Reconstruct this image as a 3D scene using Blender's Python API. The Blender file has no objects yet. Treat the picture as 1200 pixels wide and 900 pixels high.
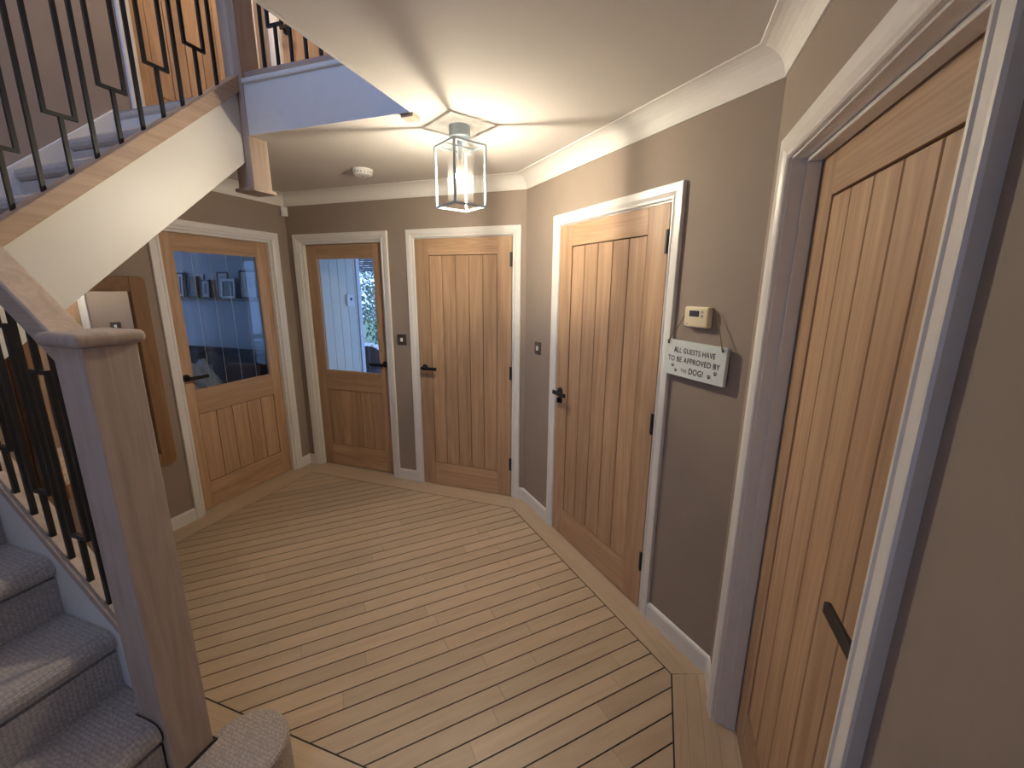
import bpy, bmesh, math, random
from mathutils import Vector, Matrix
random.seed(7)
SC = bpy.context.scene
COL = SC.collection
PI = math.pi
Q = math.sqrt(.5)

# ------------------------------------------------------------------ camera
F_PX, PITCH, ROLL, CAM_H, YAW = 493.16, 0.2235, 0.0058, 1.6355, 0.3291
cd = bpy.data.cameras.new('camera'); cam = bpy.data.objects.new('camera', cd); COL.objects.link(cam)
cd.sensor_width = 36; cd.lens = F_PX / 1200 * 36; cd.clip_start = .02
_r = Vector((math.cos(YAW), math.sin(YAW), 0)); _h = Vector((-math.sin(YAW), math.cos(YAW), 0)); _z = Vector((0, 0, 1))
_f = _h * math.cos(PITCH) - _z * math.sin(PITCH); _u = _h * math.sin(PITCH) + _z * math.cos(PITCH)
_r2 = _r * math.cos(ROLL) + _u * math.sin(ROLL); _u2 = -_r * math.sin(ROLL) + _u * math.cos(ROLL)
m = Matrix((_r2, _u2, -_f)).transposed().to_4x4(); m.translation = (0, 0, CAM_H)
cam.matrix_world = m
SC.camera = cam

# ------------------------------------------------------------------ sky, window portals, exposure
W = bpy.data.worlds.new('sky'); SC.world = W; W.use_nodes = True
W.node_tree.nodes['Background'].inputs[0].default_value = (.40, .57, 1.0, 1)
W.node_tree.nodes['Background'].inputs[1].default_value = .56
SC.view_settings.view_transform = 'Standard'; SC.view_settings.look = 'None'
SC.view_settings.exposure = 2.85
SC.cycles.transparent_max_bounces = 32; SC.view_settings.gamma = 1.0; SC.view_settings.use_curve_mapping = False
BULB = 520.0           # emission strength of the lantern bulb
UPLAMP = 27.0
def portal(name, loc, size, rot):
    l = bpy.data.lights.new(name, 'AREA'); l.shape = 'RECTANGLE'; l.size, l.size_y = size
    l.cycles.is_portal = True
    o = bpy.data.objects.new(name, l); COL.objects.link(o); o.location = loc; o.rotation_euler = rot
portal('window_daylight', (-2.05, -.60, 3.75), (1.85, 2.1), (PI/2, 0, 0))
portal('sidelight_daylight', (-.86, -.60, 1.25), (.34, 1.7), (PI/2, 0, 0))
portal('lounge_daylight', (-7.39, 2.15, 1.35), (1.75, 2.35), (0, -PI/2, 0))
portal('dining_added_daylight', (-1.80, 4.45, 1.2), (2.0, 2.0), (0, PI/2, 0))  # portal of the unseen side window added to brighten the dining panelling
portal('dining_daylight', (-4.3, 6.12, 1.2), (1.5, 1.95), (-PI/2, 0, 0))

# ------------------------------------------------------------------ mesh helpers
class MB:
    def __init__(s): s.v = []; s.f = []
    def add(s, vs, fs):
        n = len(s.v); s.v += [tuple(v) for v in vs]; s.f += [tuple(i + n for i in f) for f in fs]; return s
    def box(s, x0, x1, y0, y1, z0, z1):
        vs = [(x, y, z) for z in (z0, z1) for y in (y0, y1) for x in (x0, x1)]
        return s.add(vs, [(0, 2, 3, 1), (4, 5, 7, 6), (0, 1, 5, 4), (2, 6, 7, 3), (0, 4, 6, 2), (1, 3, 7, 5)])
    def prism(s, pts, a, b, axis='z'):
        # closed outline extruded along an axis; pts in the other two coordinates
        def P(p, t):
            if axis == 'z': return (p[0], p[1], t)
            if axis == 'y': return (p[0], t, p[1])
            return (t, p[0], p[1])
        n = len(pts)
        vs = [P(p, a) for p in pts] + [P(p, b) for p in pts]
        fs = [tuple(range(n))[::-1], tuple(range(n, 2 * n))] + [(i, (i + 1) % n, n + (i + 1) % n, n + i) for i in range(n)]
        return s.add(vs, fs)
    def cyl(s, c0, c1, r0, r1=None, n=20, cap=True):
        r1 = r0 if r1 is None else r1
        c0, c1 = Vector(c0), Vector(c1); d = (c1 - c0).normalized()
        a = d.orthogonal().normalized(); b = d.cross(a)
        vs = []
        for c, r in ((c0, r0), (c1, r1)):
            for i in range(n):
                t = 2 * PI * i / n; vs.append(c + (a * math.cos(t) + b * math.sin(t)) * r)
        fs = [(i, (i + 1) % n, n + (i + 1) % n, n + i) for i in range(n)]
        if cap: fs += [tuple(range(n))[::-1], tuple(range(n, 2 * n))]
        return s.add(vs, fs)
    def lathe(s, prof, n=28, c=(0, 0, 0), axis='z'):
        vs = []; k = len(prof)
        for i in range(n):
            t = 2 * PI * i / n
            for r, z in prof:
                p = (r * math.cos(t), r * math.sin(t), z) if axis == 'z' else (r * math.cos(t), -z, r * math.sin(t))
                vs.append((p[0] + c[0], p[1] + c[1], p[2] + c[2]))
        fs = []
        for i in range(n):
            j = (i + 1) % n
            for q in range(k - 1): fs.append((i * k + q, j * k + q, j * k + q + 1, i * k + q + 1))
        return s.add(vs, fs)
    def tube(s, pts, r, n=8):
        pts = [Vector(p) for p in pts]; rings = []; base = len(s.v); up = None
        for i, p in enumerate(pts):
            d = (pts[min(i + 1, len(pts) - 1)] - pts[max(i - 1, 0)]).normalized()
            a = d.orthogonal().normalized() if up is None else (up - d * up.dot(d)).normalized()
            up = a; b = d.cross(a); rr = r[i] if isinstance(r, (list, tuple)) else r
            for k in range(n):
                t = 2 * PI * k / n; s.v.append(tuple(p + (a * math.cos(t) + b * math.sin(t)) * rr))
        for i in range(len(pts) - 1):
            for k in range(n):
                s.f.append((base + i * n + k, base + i * n + (k + 1) % n, base + (i + 1) * n + (k + 1) % n, base + (i + 1) * n + k))
        s.f.append(tuple(base + k for k in range(n))[::-1]); s.f.append(tuple(base + (len(pts) - 1) * n + k for k in range(n)))
        return s
    def build(s, name, mat, parent=None, loc=(0, 0, 0), rot=(0, 0, 0), smooth=False, bevel=0, seg=2, subsurf=0, label=None):
        me = bpy.data.meshes.new(name); me.from_pydata(s.v, [], s.f); me.validate()
        bm = bmesh.new(); bm.from_mesh(me); bmesh.ops.recalc_face_normals(bm, faces=bm.faces); bm.to_mesh(me); bm.free()
        o = bpy.data.objects.new(name, me); COL.objects.link(o)
        if mat: me.materials.append(MAT[mat] if isinstance(mat, str) else mat)
        o.location = loc; o.rotation_euler = rot; o.parent = parent
        if smooth:
            for p in me.polygons: p.use_smooth = True
        if bevel:
            b = o.modifiers.new('bevel', 'BEVEL'); b.width = bevel; b.segments = seg; b.limit_method = 'ANGLE'; b.angle_limit = .6
            b.harden_normals = False
        if subsurf:
            u = o.modifiers.new('sub', 'SUBSURF'); u.levels = u.render_levels = subsurf
        if label: o['label'] = label
        return o
def tag(o, label=None, cat=None, group=None, kind=None):
    if label: o['label'] = label
    if cat: o['category'] = cat
    if group: o['group'] = group
    if kind: o['kind'] = kind
    return o
def empty(name, loc=(0, 0, 0), rz=0, parent=None):
    o = bpy.data.objects.new(name, None); COL.objects.link(o); o.location = loc; o.rotation_euler = (0, 0, rz); o.parent = parent
    o.empty_display_size = .05
    return o
def copy_tree(o, parent=None):
    c = o.copy(); COL.objects.link(c); c.parent = parent
    for ch in [x for x in bpy.data.objects if x.parent == o]: copy_tree(ch, c)
    return c
def B(x0, x1, y0, y1, z0, z1): return MB().box(x0, x1, y0, y1, z0, z1)

# ------------------------------------------------------------------ materials
MAT = {}
def nodes(name):
    mt = bpy.data.materials.new(name); mt.use_nodes = True; MAT[name] = mt
    nt = mt.node_tree; return mt, nt, nt.nodes['Principled BSDF']
def plain(name, col, rough=.5, metal=0, noise=.0, scale=30, bump=0, bscale=200, spec=.5):
    mt, nt, bs = nodes(name)
    bs.inputs['Base Color'].default_value = (*col, 1); bs.inputs['Roughness'].default_value = rough; bs.inputs['Metallic'].default_value = metal
    bs.inputs['Specular IOR Level'].default_value = spec
    if noise or bump: tc = nt.nodes.new('ShaderNodeTexCoord')
    if noise:
        n = nt.nodes.new('ShaderNodeTexNoise'); n.inputs['Scale'].default_value = scale; n.inputs['Detail'].default_value = 5
        nt.links.new(tc.outputs['Object'], n.inputs['Vector'])
        r = nt.nodes.new('ShaderNodeValToRGB'); r.color_ramp.elements[0].position = .3; r.color_ramp.elements[1].position = .7
        r.color_ramp.elements[0].color = (*[c * (1 - noise) for c in col], 1); r.color_ramp.elements[1].color = (*[min(1, c * (1 + noise)) for c in col], 1)
        nt.links.new(n.outputs['Fac'], r.inputs['Fac']); nt.links.new(r.outputs['Color'], bs.inputs['Base Color'])
    if bump:
        n2 = nt.nodes.new('ShaderNodeTexNoise'); n2.inputs['Scale'].default_value = bscale; n2.inputs['Detail'].default_value = 3
        nt.links.new(tc.outputs['Object'], n2.inputs['Vector'])
        b = nt.nodes.new('ShaderNodeBump'); b.inputs['Strength'].default_value = bump; b.inputs['Distance'].default_value = .002
        nt.links.new(n2.outputs['Fac'], b.inputs['Height']); nt.links.new(b.outputs['Normal'], bs.inputs['Normal'])
    return mt
def wood(name, dark, light, axis='z', rough=.5, across=24, along=1.1, tone=.12, fine=.35, spec=.4):
    """oak: broad figure and fine pores stretched along one object axis; each piece starts elsewhere in the grain"""
    mt, nt, bs = nodes(name); L = nt.links.new
    tc = nt.nodes.new('ShaderNodeTexCoord'); oi = nt.nodes.new('ShaderNodeObjectInfo')
    mul = nt.nodes.new('ShaderNodeVectorMath'); mul.operation = 'SCALE'; mul.inputs[0].default_value = (7.3, 5.1, 9.7); L(oi.outputs['Random'], mul.inputs['Scale'])
    add = nt.nodes.new('ShaderNodeVectorMath'); add.operation = 'ADD'; L(tc.outputs['Object'], add.inputs[0]); L(mul.outputs[0], add.inputs[1])
    def mapped(a, b):
        mp = nt.nodes.new('ShaderNodeMapping'); s = [a, a, a]; s['xyz'.index(axis)] = b; mp.inputs['Scale'].default_value = s
        L(add.outputs[0], mp.inputs['Vector']); return mp
    m1 = mapped(across, along); n1 = nt.nodes.new('ShaderNodeTexNoise'); n1.inputs['Scale'].default_value = 1; n1.inputs['Detail'].default_value = 6
    n1.inputs['Distortion'].default_value = .6; n1.inputs['Roughness'].default_value = .55; L(m1.outputs[0], n1.inputs['Vector'])
    m2 = mapped(across * 11, along * 6); n2 = nt.nodes.new('ShaderNodeTexNoise'); n2.inputs['Scale'].default_value = 1; n2.inputs['Detail'].default_value = 4; L(m2.outputs[0], n2.inputs['Vector'])
    m3 = mapped(across * .30, along * .45); n3 = nt.nodes.new('ShaderNodeTexNoise'); n3.inputs['Scale'].default_value = 1; n3.inputs['Detail'].default_value = 1; L(m3.outputs[0], n3.inputs['Vector'])
    rm = nt.nodes.new('ShaderNodeMath'); rm.operation = 'MULTIPLY'; rm.inputs[1].default_value = 90; L(n3.outputs['Fac'], rm.inputs[0])
    rs = nt.nodes.new('ShaderNodeMath'); rs.operation = 'SINE'; L(rm.outputs[0], rs.inputs[0])
    ra = nt.nodes.new('ShaderNodeMath'); ra.operation = 'MULTIPLY_ADD'; ra.inputs[1].default_value = .065; L(rs.outputs[0], ra.inputs[0]); L(n1.outputs['Fac'], ra.inputs[2])
    mx = nt.nodes.new('ShaderNodeMix'); mx.data_type = 'FLOAT'; mx.inputs[0].default_value = fine; L(ra.outputs[0], mx.inputs[2]); L(n2.outputs['Fac'], mx.inputs[3])
    r = nt.nodes.new('ShaderNodeValToRGB'); e = r.color_ramp.elements; e[0].position = .32; e[1].position = .68
    e[0].color = (*dark, 1); e[1].color = (*light, 1); L(mx.outputs[0], r.inputs['Fac'])
    mr = nt.nodes.new('ShaderNodeMapRange'); mr.inputs['To Min'].default_value = 1 - tone; mr.inputs['To Max'].default_value = 1 + tone; L(oi.outputs['Random'], mr.inputs['Value'])
    sc = nt.nodes.new('ShaderNodeVectorMath'); sc.operation = 'SCALE'; L(r.outputs['Color'], sc.inputs[0]); L(mr.outputs[0], sc.inputs['Scale'])
    L(sc.outputs[0], bs.inputs['Base Color'])
    bs.inputs['Roughness'].default_value = rough; bs.inputs['Specular IOR Level'].default_value = spec
    b = nt.nodes.new('ShaderNodeBump'); b.inputs['Strength'].default_value = .12; b.inputs['Distance'].default_value = .001
    L(n2.outputs['Fac'], b.inputs['Height']); L(b.outputs['Normal'], bs.inputs['Normal'])
    return mt
def glass(name, tint=(.93, .96, .97), ior=1.45, rough=0.0):
    mt = bpy.data.materials.new(name); mt.use_nodes = True; MAT[name] = mt; nt = mt.node_tree; nt.nodes.clear()
    o = nt.nodes.new('ShaderNodeOutputMaterial'); t = nt.nodes.new('ShaderNodeBsdfTransparent'); t.inputs[0].default_value = (*tint, 1)
    gl = nt.nodes.new('ShaderNodeBsdfGlossy'); gl.inputs['Roughness'].default_value = rough; gl.inputs['Color'].default_value = (.9, .95, 1, 1)
    lw = nt.nodes.new('ShaderNodeLayerWeight'); pw_ = nt.nodes.new('ShaderNodeMath'); pw_.operation = 'POWER'; pw_.inputs[1].default_value = 4
    nt.links.new(lw.outputs['Facing'], pw_.inputs[0]); fr = nt.nodes.new('ShaderNodeMath'); fr.operation = 'MULTIPLY_ADD'; fr.use_clamp = True
    nt.links.new(pw_.outputs[0], fr.inputs[0]); fr.inputs[1].default_value = .55; fr.inputs[2].default_value = (ior - 1) * .09
    mx = nt.nodes.new('ShaderNodeMixShader'); nt.links.new(fr.outputs[0], mx.inputs[0]); nt.links.new(t.outputs[0], mx.inputs[1]); nt.links.new(gl.outputs[0], mx.inputs[2])
    nt.links.new(mx.outputs[0], o.inputs[0]); return mt
def emit(name, col, strength):
    mt, nt, bs = nodes(name); bs.inputs['Base Color'].default_value = (*col, 1)
    bs.inputs['Emission Color'].default_value = (*col, 1); bs.inputs['Emission Strength'].default_value = strength
def carpet(name, a, b):
    mt, nt, bs = nodes(name); L = nt.links.new; tc = nt.nodes.new('ShaderNodeTexCoord')
    vo = nt.nodes.new('ShaderNodeTexVoronoi'); vo.inputs['Scale'].default_value = 150; vo.inputs['Randomness'].default_value = .45
    mp = nt.nodes.new('ShaderNodeMapping'); mp.inputs['Scale'].default_value = (1, .62, 1); L(tc.outputs['Object'], mp.inputs['Vector']); L(mp.outputs[0], vo.inputs['Vector'])
    r = nt.nodes.new('ShaderNodeValToRGB'); r.color_ramp.elements[0].position = .15; r.color_ramp.elements[1].position = .6
    r.color_ramp.elements[0].color = (*b, 1); r.color_ramp.elements[1].color = (*a, 1); L(vo.outputs['Distance'], r.inputs['Fac']); L(r.outputs[0], bs.inputs['Base Color'])
    iv = nt.nodes.new('ShaderNodeMath'); iv.operation = 'SUBTRACT'; iv.inputs[0].default_value = 1; L(vo.outputs['Distance'], iv.inputs[1])
    bp = nt.nodes.new('ShaderNodeBump'); bp.inputs['Strength'].default_value = .9; bp.inputs['Distance'].default_value = .004
    L(iv.outputs[0], bp.inputs['Height']); L(bp.outputs[0], bs.inputs['Normal'])
    bs.inputs['Roughness'].default_value = .95; bs.inputs['Specular IOR Level'].default_value = .1; bs.inputs['Sheen Weight'].default_value = .2

plain('wall_paint', (.325, .262, .218), .75, noise=.03, scale=5, bump=.10, bscale=260, spec=.3)
plain('ceiling_paint', (.66, .63, .59), .85, noise=.015, scale=3, spec=.2)
plain('white_gloss', (.76, .74, .71), .32, noise=.02, scale=14, bump=.04, bscale=40)
plain('string_paint', (.74, .73, .68), .42, noise=.015, scale=5, bump=.05, bscale=14)
plain('cove_paint', (.80, .78, .74), .7, spec=.3)
DK, LT = (.365, .222, .128), (.545, .362, .222)
wood('oak_v', DK, LT, 'z'); wood('oak_h', DK, LT, 'x')
wood('newel_oak', (.37, .285, .22), (.50, .395, .315), 'z', rough=.55, across=22)
wood('rail_oak_x', (.37, .275, .205), (.51, .39, .30), 'x', rough=.5)
wood('rail_oak_y', (.35, .245, .17), (.48, .35, .25), 'y', rough=.5)
wood('floor_oak', (.49, .365, .25), (.58, .45, .315), 'x', rough=.42, across=20, along=1.6, tone=.09, fine=.3, spec=.5)
wood('mirror_oak', (.24, .125, .060), (.34, .19, .095), 'z', rough=.45, across=18)
wood('mirror_oak_h', (.24, .125, .060), (.34, .19, .095), 'y', rough=.45, across=18)
plain('caulk', (.018, .012, .009), .6)
plain('groove', (.15, .085, .042), .8)
plain('black_metal', (.010, .010, .011), .42, spec=.5)
plain('iron', (.012, .011, .011), .38, spec=.5)
plain('chrome', (.62, .62, .64), .22, 1)
plain('switch_metal', (.19, .165, .15), .35, .8)
plain('white_plastic', (.80, .80, .78), .4)
plain('cream_plastic', (.78, .68, .46), .45)
plain('lcd', (.05, .055, .07), .25)
plain('grey_button', (.30, .32, .34), .5)
plain('sign_paint', (.68, .73, .72), .7, noise=.03, scale=60)
plain('ink', (.03, .03, .03), .8)
plain('twine', (.26, .19, .11), .95, noise=.25, scale=300)
plain('lantern_metal', (.36, .42, .46), .5, .1)
plain('brass', (.55, .52, .46), .35, .9)
mt, nt, bs = nodes('opal_glass'); nt.nodes.clear()
_o = nt.nodes.new('ShaderNodeOutputMaterial'); _t = nt.nodes.new('ShaderNodeBsdfTransparent'); _l = nt.nodes.new('ShaderNodeBsdfTranslucent'); _x = nt.nodes.new('ShaderNodeMixShader')
_l.inputs[0].default_value = (.85, .9, .9, 1); _x.inputs[0].default_value = .007
nt.links.new(_t.outputs[0], _x.inputs[1]); nt.links.new(_l.outputs[0], _x.inputs[2]); nt.links.new(_x.outputs[0], _o.inputs[0])
emit('bulb', (1.0, .86, .66), BULB)
_nt = MAT['bulb'].node_tree; _tc = _nt.nodes.new('ShaderNodeTexCoord'); _sx = _nt.nodes.new('ShaderNodeSeparateXYZ'); _mr = _nt.nodes.new('ShaderNodeMapRange')
ZTOP = -.205; _mr.inputs['From Min'].default_value = ZTOP; _mr.inputs['From Max'].default_value = ZTOP - .11
_mr.inputs['To Min'].default_value = 0; _mr.inputs['To Max'].default_value = BULB; _mr.inputs['From Max'].default_value = ZTOP - .07
_nt.links.new(_tc.outputs['Object'], _sx.inputs[0]); _nt.links.new(_sx.outputs['Z'], _mr.inputs['Value']); _nt.links.new(_mr.outputs[0], _nt.nodes['Principled BSDF'].inputs['Emission Strength'])
emit('globe', (1.0, .80, .54), UPLAMP)
glass('pane', (.90, .93, .95)); glass('clear_glass', (.985, .99, .99), 1.0); glass('window_glass', (.95, .97, .98))
plain('etch', (.75, .80, .85), .6)
carpet('carpet', (.40, .345, .295), (.60, .53, .46))
plain('mirror', (.90, .90, .90), .015, 1)
plain('grey_door', (.13, .135, .14), .4)
plain('lounge_wall', (.46, .50, .54), .8)
plain('panel_white', (.68, .67, .58), .6)
plain('lounge_floor', (.22, .20, .18), .9, noise=.15, scale=80)
plain('sofa_fabric', (.045, .047, .055), .9, noise=.2, scale=120, bump=.2)
plain('throw', (.62, .62, .64), .95, noise=.12, scale=40, bump=.4, bscale=90)
plain('frame_black', (.02, .02, .024), .5); plain('frame_white', (.68, .68, .68), .5); plain('frame_brown', (.11, .065, .04), .5)
plain('mat_board', (.62, .62, .60), .9); plain('photo_dark', (.07, .075, .08), .5, noise=.7, scale=25); plain('photo_light', (.35, .34, .33), .5, noise=.5, scale=28)
plain('shelf_wood', (.10, .065, .045), .6)
plain('blind', (.62, .66, .70), .8)
plain('chair_dark', (.03, .032, .04), .7); plain('chair_grey', (.10, .11, .13), .8)
plain('leaf', (.10, .17, .09), .7, noise=.4, scale=20); plain('bark', (.13, .10, .08), .9)
plain('lawn', (.16, .22, .12), .95, noise=.3, scale=8); plain('paving', (.42, .42, .42), .9, noise=.1, scale=6)
plain('fence_wood', (.25, .22, .19), .9, noise=.2, scale=15)
plain('upvc', (.78, .79, .80), .35)

# ------------------------------------------------------------------ plan of the hall
X1, Y3, X5, Y0 = -3.035, 2.941, .327, -.45          # wall faces
C34 = (-.905, 2.941); C45 = (.327, 1.709)
CZ, UPF, UPC = 2.38, 2.60, 4.95                      # ceiling, upper floor, upper ceiling
def wallmesh(L0, L1, z0, z1, holes, t, mb=None):
    """wall in its own frame: x along, y into the wall; rectangular holes (a,b,z0,z1)"""
    mb = mb or MB(); xs = sorted({L0, L1, *[h[0] for h in holes], *[h[1] for h in holes]})
    for a, b in zip(xs[:-1], xs[1:]):
        cuts = sorted([(h[2], h[3]) for h in holes if h[0] <= a + 1e-6 and h[1] >= b - 1e-6]); z = z0
        for c0, c1 in cuts:
            if c0 > z + 1e-6: mb.box(a, b, 0, t, z, c0)
            z = c1
        if z < z1: mb.box(a, b, 0, t, z, z1)
    return mb
RB, RD, RR, RL = 0, -PI/4, -PI/2, PI/2               # frames of the back, diagonal, right and left walls
def struct(o, label=None, cat=None): return tag(o, label, cat, kind='structure')

# doors: centre along the wall, opening width
D1 = dict(c=2.345, w=.840); D2 = dict(c=-2.500, w=.795); D3 = dict(c=-1.4015, w=.790); D4 = dict(c=.881, w=.862); D5 = dict(c=1.0835, w=.813)
LIN = .028; OPZ = 2.025
def hole(c, w, z0=0, z1=OPZ): return (c - w / 2 - LIN, c + w / 2 + LIN, z0, z1 + LIN)
UA = dict(c=2.375, w=.80); UBd = dict(c=-2.52, w=.80)
wl = struct(wallmesh(Y0 - .1, Y3 + .1, 0, UPC, [hole(D1['c'], D1['w']), hole(UA['c'], UA['w'], UPF, UPF + OPZ)], .10).build('wall_left', 'wall_paint', loc=(X1, 0, 0), rot=(0, 0, RL)), 'taupe painted wall beside the stairs with the mirror on it', 'wall')
wb = struct(wallmesh(X1, C34[0] + .05, 0, CZ, [hole(D2['c'], D2['w']), hole(D3['c'], D3['w'])], .10).build('wall_back', 'wall_paint', loc=(0, Y3, 0)), 'taupe back wall between the glazed door and the angled wall', 'wall')
wd = struct(wallmesh(-.03, math.hypot(C45[0] - C34[0], C45[1] - C34[1]) + .04, 0, CZ, [hole(D4['c'], D4['w'])], .10).build('wall_angled', 'wall_paint', loc=(*C34, 0), rot=(0, 0, RD)), 'taupe wall set at an angle with the dog sign on it', 'wall')
wr = struct(wallmesh(-C45[1], -Y0 + .1, 0, CZ, [hole(-D5['c'], D5['w'])], .14).build('wall_right', 'wall_paint', loc=(X5, 0, 0), rot=(0, 0, RR)), 'taupe wall around the deeply recessed oak door', 'wall')
SIDE = (-1.03, -.69, .4, 2.1); FD = (-.60, .26, 0, 2.08); WIN = (-2.95, -1.15, 2.75, 4.75)
wf = struct(wallmesh(X1 - .1, X5 + .14, 0, UPC, [SIDE, FD, WIN], .10).build('wall_front', 'wall_paint', loc=(0, Y0 - .10, 0)), 'taupe front wall with the entrance', 'wall')
wub = struct(wallmesh(X1, .4, CZ, UPC, [hole(UBd['c'], UBd['w'], UPF, UPF + OPZ)], .10).build('wall_upper_back', 'wall_paint', loc=(0, Y3, 0)), 'taupe wall at the back of the upper landing', 'wall')
struct(MB().box(-1.08, -.98, Y0, 1.78, UPF, UPC).box(-.98, .4, 1.68, 1.78, UPF, UPC).box(.3, .4, 1.78, Y3, UPF, UPC).build('wall_upper_right', 'wall_paint'), 'taupe walls closing the upper landing', 'wall')

# ceiling with the stairwell opening
mb = MB(); mb.prism([(X1, 1.79), (.23, 1.79), (C34[0], Y3 + .01), (X1, Y3 + .01)], CZ, UPF - .02)
mb.prism([(-1.08, Y0), (X5 + .01, Y0), (X5 + .01, 1.715), (.25, 1.79), (-1.08, 1.79)], CZ, UPF - .02)
struct(mb.build('ceiling', 'ceiling_paint'), 'white ceiling with a stairwell opening', 'ceiling')
struct(MB().box(X1, .3, 1.80, Y3, UPF - .02, UPF).build('floor_upper', 'carpet'), 'carpeted upper landing floor', 'floor')
struct(B(X1 - .1, .4, Y0 - .1, Y3 + .1, UPC, UPC + .06).build('ceiling_upper', 'ceiling_paint'), 'white ceiling above the stairwell', 'ceiling')

# ------------------------------------------------------------------ floor: planks, caulk lines, border boards
slab = struct(MB().box(X1 - .1, X5 + .14, Y0 - .1, Y3 + .1, -.06, -.0025).build('floor', 'caulk'), 'pale oak floor of diagonal planks with dark caulk lines', 'floor')
FX0, FX1, FY0, FY1, FC = -2.858, .177, .912, 2.766, 1.832
FIELD = [(FX0, FY0), (FX1, FY0), (FX1, FC - FX1), (FC - FY1, FY1), (FX0, FY1)]
def clip(poly, n, c):
    """keep the side n.p <= c"""
    out = []
    for i in range(len(poly)):
        a, b = poly[i], poly[(i + 1) % len(poly)]
        da, db = n[0] * a[0] + n[1] * a[1] - c, n[0] * b[0] + n[1] * b[1] - c
        if da <= 0: out.append(a)
        if da * db < 0:
            t = da / (da - db); out.append((a[0] + t * (b[0] - a[0]), a[1] + t * (b[1] - a[1])))
    return out
def area(p): return abs(sum(p[i][0] * p[(i + 1) % len(p)][1] - p[(i + 1) % len(p)][0] * p[i][1] for i in range(len(p)))) / 2
def board(poly, ang, name, mat='floor_oak'):
    """flat board; the object is turned so that its own x runs along the grain"""
    c, s = math.cos(-ang), math.sin(-ang); cx = sum(p[0] for p in poly) / len(poly); cy = sum(p[1] for p in poly) / len(poly)
    loc = [((p[0] - cx) * c - (p[1] - cy) * s, (p[0] - cx) * s + (p[1] - cy) * c) for p in poly]
    return MB().prism(loc, -.0024, 0).build(name, mat, slab, (cx, cy, 0), (0, 0, ang))
GAP = .0060; STEP = .0829; V0 = -1.415
rnd = random.Random(3)
k = -14
inset = GAP / 2
core = [(FX0 + inset, FY0 + inset), (FX1 - inset, FY0 + inset), (FX1 - inset, FC - FX1 - inset * .4), (FC - FY1 - inset * .4, FY1 - inset), (FX0 + inset, FY1 - inset)]
for k in range(-40, 30):
    v = V0 + k * STEP                                  # v = (x - y)/sqrt2 grows to the camera's right
    row = clip(clip(core, (Q, -Q), v + STEP - GAP / 2), (-Q, Q), -(v + GAP / 2))
    if len(row) < 3 or area(row) < 2e-4: continue
    us = [(p[0] + p[1]) * Q for p in row]; u0, u1 = min(us), max(us); cuts = []; u = u0 + rnd.uniform(.25, 1.0)
    while u < u1 - .12: cuts.append(u); u += rnd.uniform(.55, 1.05)
    edges = [u0 - .01] + cuts + [u1 + .01]
    for a, b in zip(edges[:-1], edges[1:]):
        p = clip(clip(row, (Q, Q), b - .0004), (-Q, -Q), -(a + .0004))
        if len(p) >= 3 and area(p) > 1e-4: board(p, PI / 4, 'plank')
o2 = inset
LFT = X1 - .05
board([(X1 - .085, .2), (FX0 - o2, .2), (FX0 - o2, FY1 + .003), (X1 - .001, Y3 + .001), (X1 - .085, Y3 + .085)], PI / 2, 'border_board')
board([(X1 + .0, Y3 + .06), (X1 + .0, Y3 + .0015), (FX0 - o2 + .001, FY1 + o2), (FC - FY1, FY1 + o2), (C34[0] + .0095, Y3 + .06)], 0, 'border_board')
d_ = o2 * 1.414
board([(FC - FY1 + .001, FY1 + d_), (FX1 + .001, FC - FX1 + d_ - .001), (X5 + .0, C45[1] - .0005), (X5 + .05, C45[1] + .03), (C34[0] + .0105, Y3 + .06)], -PI / 4, 'border_board')
bx = [FX1 + o2, .231, .285, .339, .393, .47]
for a, b in zip(bx[:-1], bx[1:]):
    t0 = 1.654 + (a - FX1) * .36; t1 = 1.654 + (b - FX1) * .36
    board([(a + .0004, FY0), (b - .0004, FY0), (b - .0004, t1), (a + .0004, t0)], PI / 2, 'border_board')
y = FY0 - o2
while y > Y0:
    board([(-1.62 if y > .75 else -1.3, max(Y0, y - .0825)), (X5 + .1, max(Y0, y - .0825)), (X5 + .1, y), (-1.62 if y > .75 else -1.3, y)], 0, 'border_board'); y -= .0829

# ------------------------------------------------------------------ doors
ARCH = .060
PROF = [(0, .0), (0, .0085), (.004, .0125), (.010, .0125), (.014, .009), (.020, .0125), (.030, .0165), (.053, .0185), (.059, .0185), (.062, .015), (.062, 0)]
def architrave(parent, w, H, z0=0, depth=1.0, mat='white_gloss'):
    a = w / 2 + .006; pr = [(u, t * depth) for u, t in PROF]; n = len(pr)
    def piece(st, name='architrave'):
        mb = MB(); vs = []
        for (fx, fz) in st:
            for u, t in pr: vs.append((fx(u), -t, fz(u)))
        fs = [tuple(range(n)), tuple(range(n, 2 * n))[::-1]] + [(i, i + 1, n + i + 1, n + i) for i in range(n - 1)]
        fs.append((n - 1, 0, n, 2 * n - 1))
        mb.add(vs, fs); return mb.build(name, mat, parent)
    top = z0 + H + .006
    piece([(lambda u: -a - u, lambda u: z0), (lambda u: -a - u, lambda u: top + u)])
    piece([(lambda u: -a - u, lambda u: top + u), (lambda u: a + u, lambda u: top + u)])
    piece([(lambda u: a + u, lambda u: top + u), (lambda u: a + u, lambda u: z0)])
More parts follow.
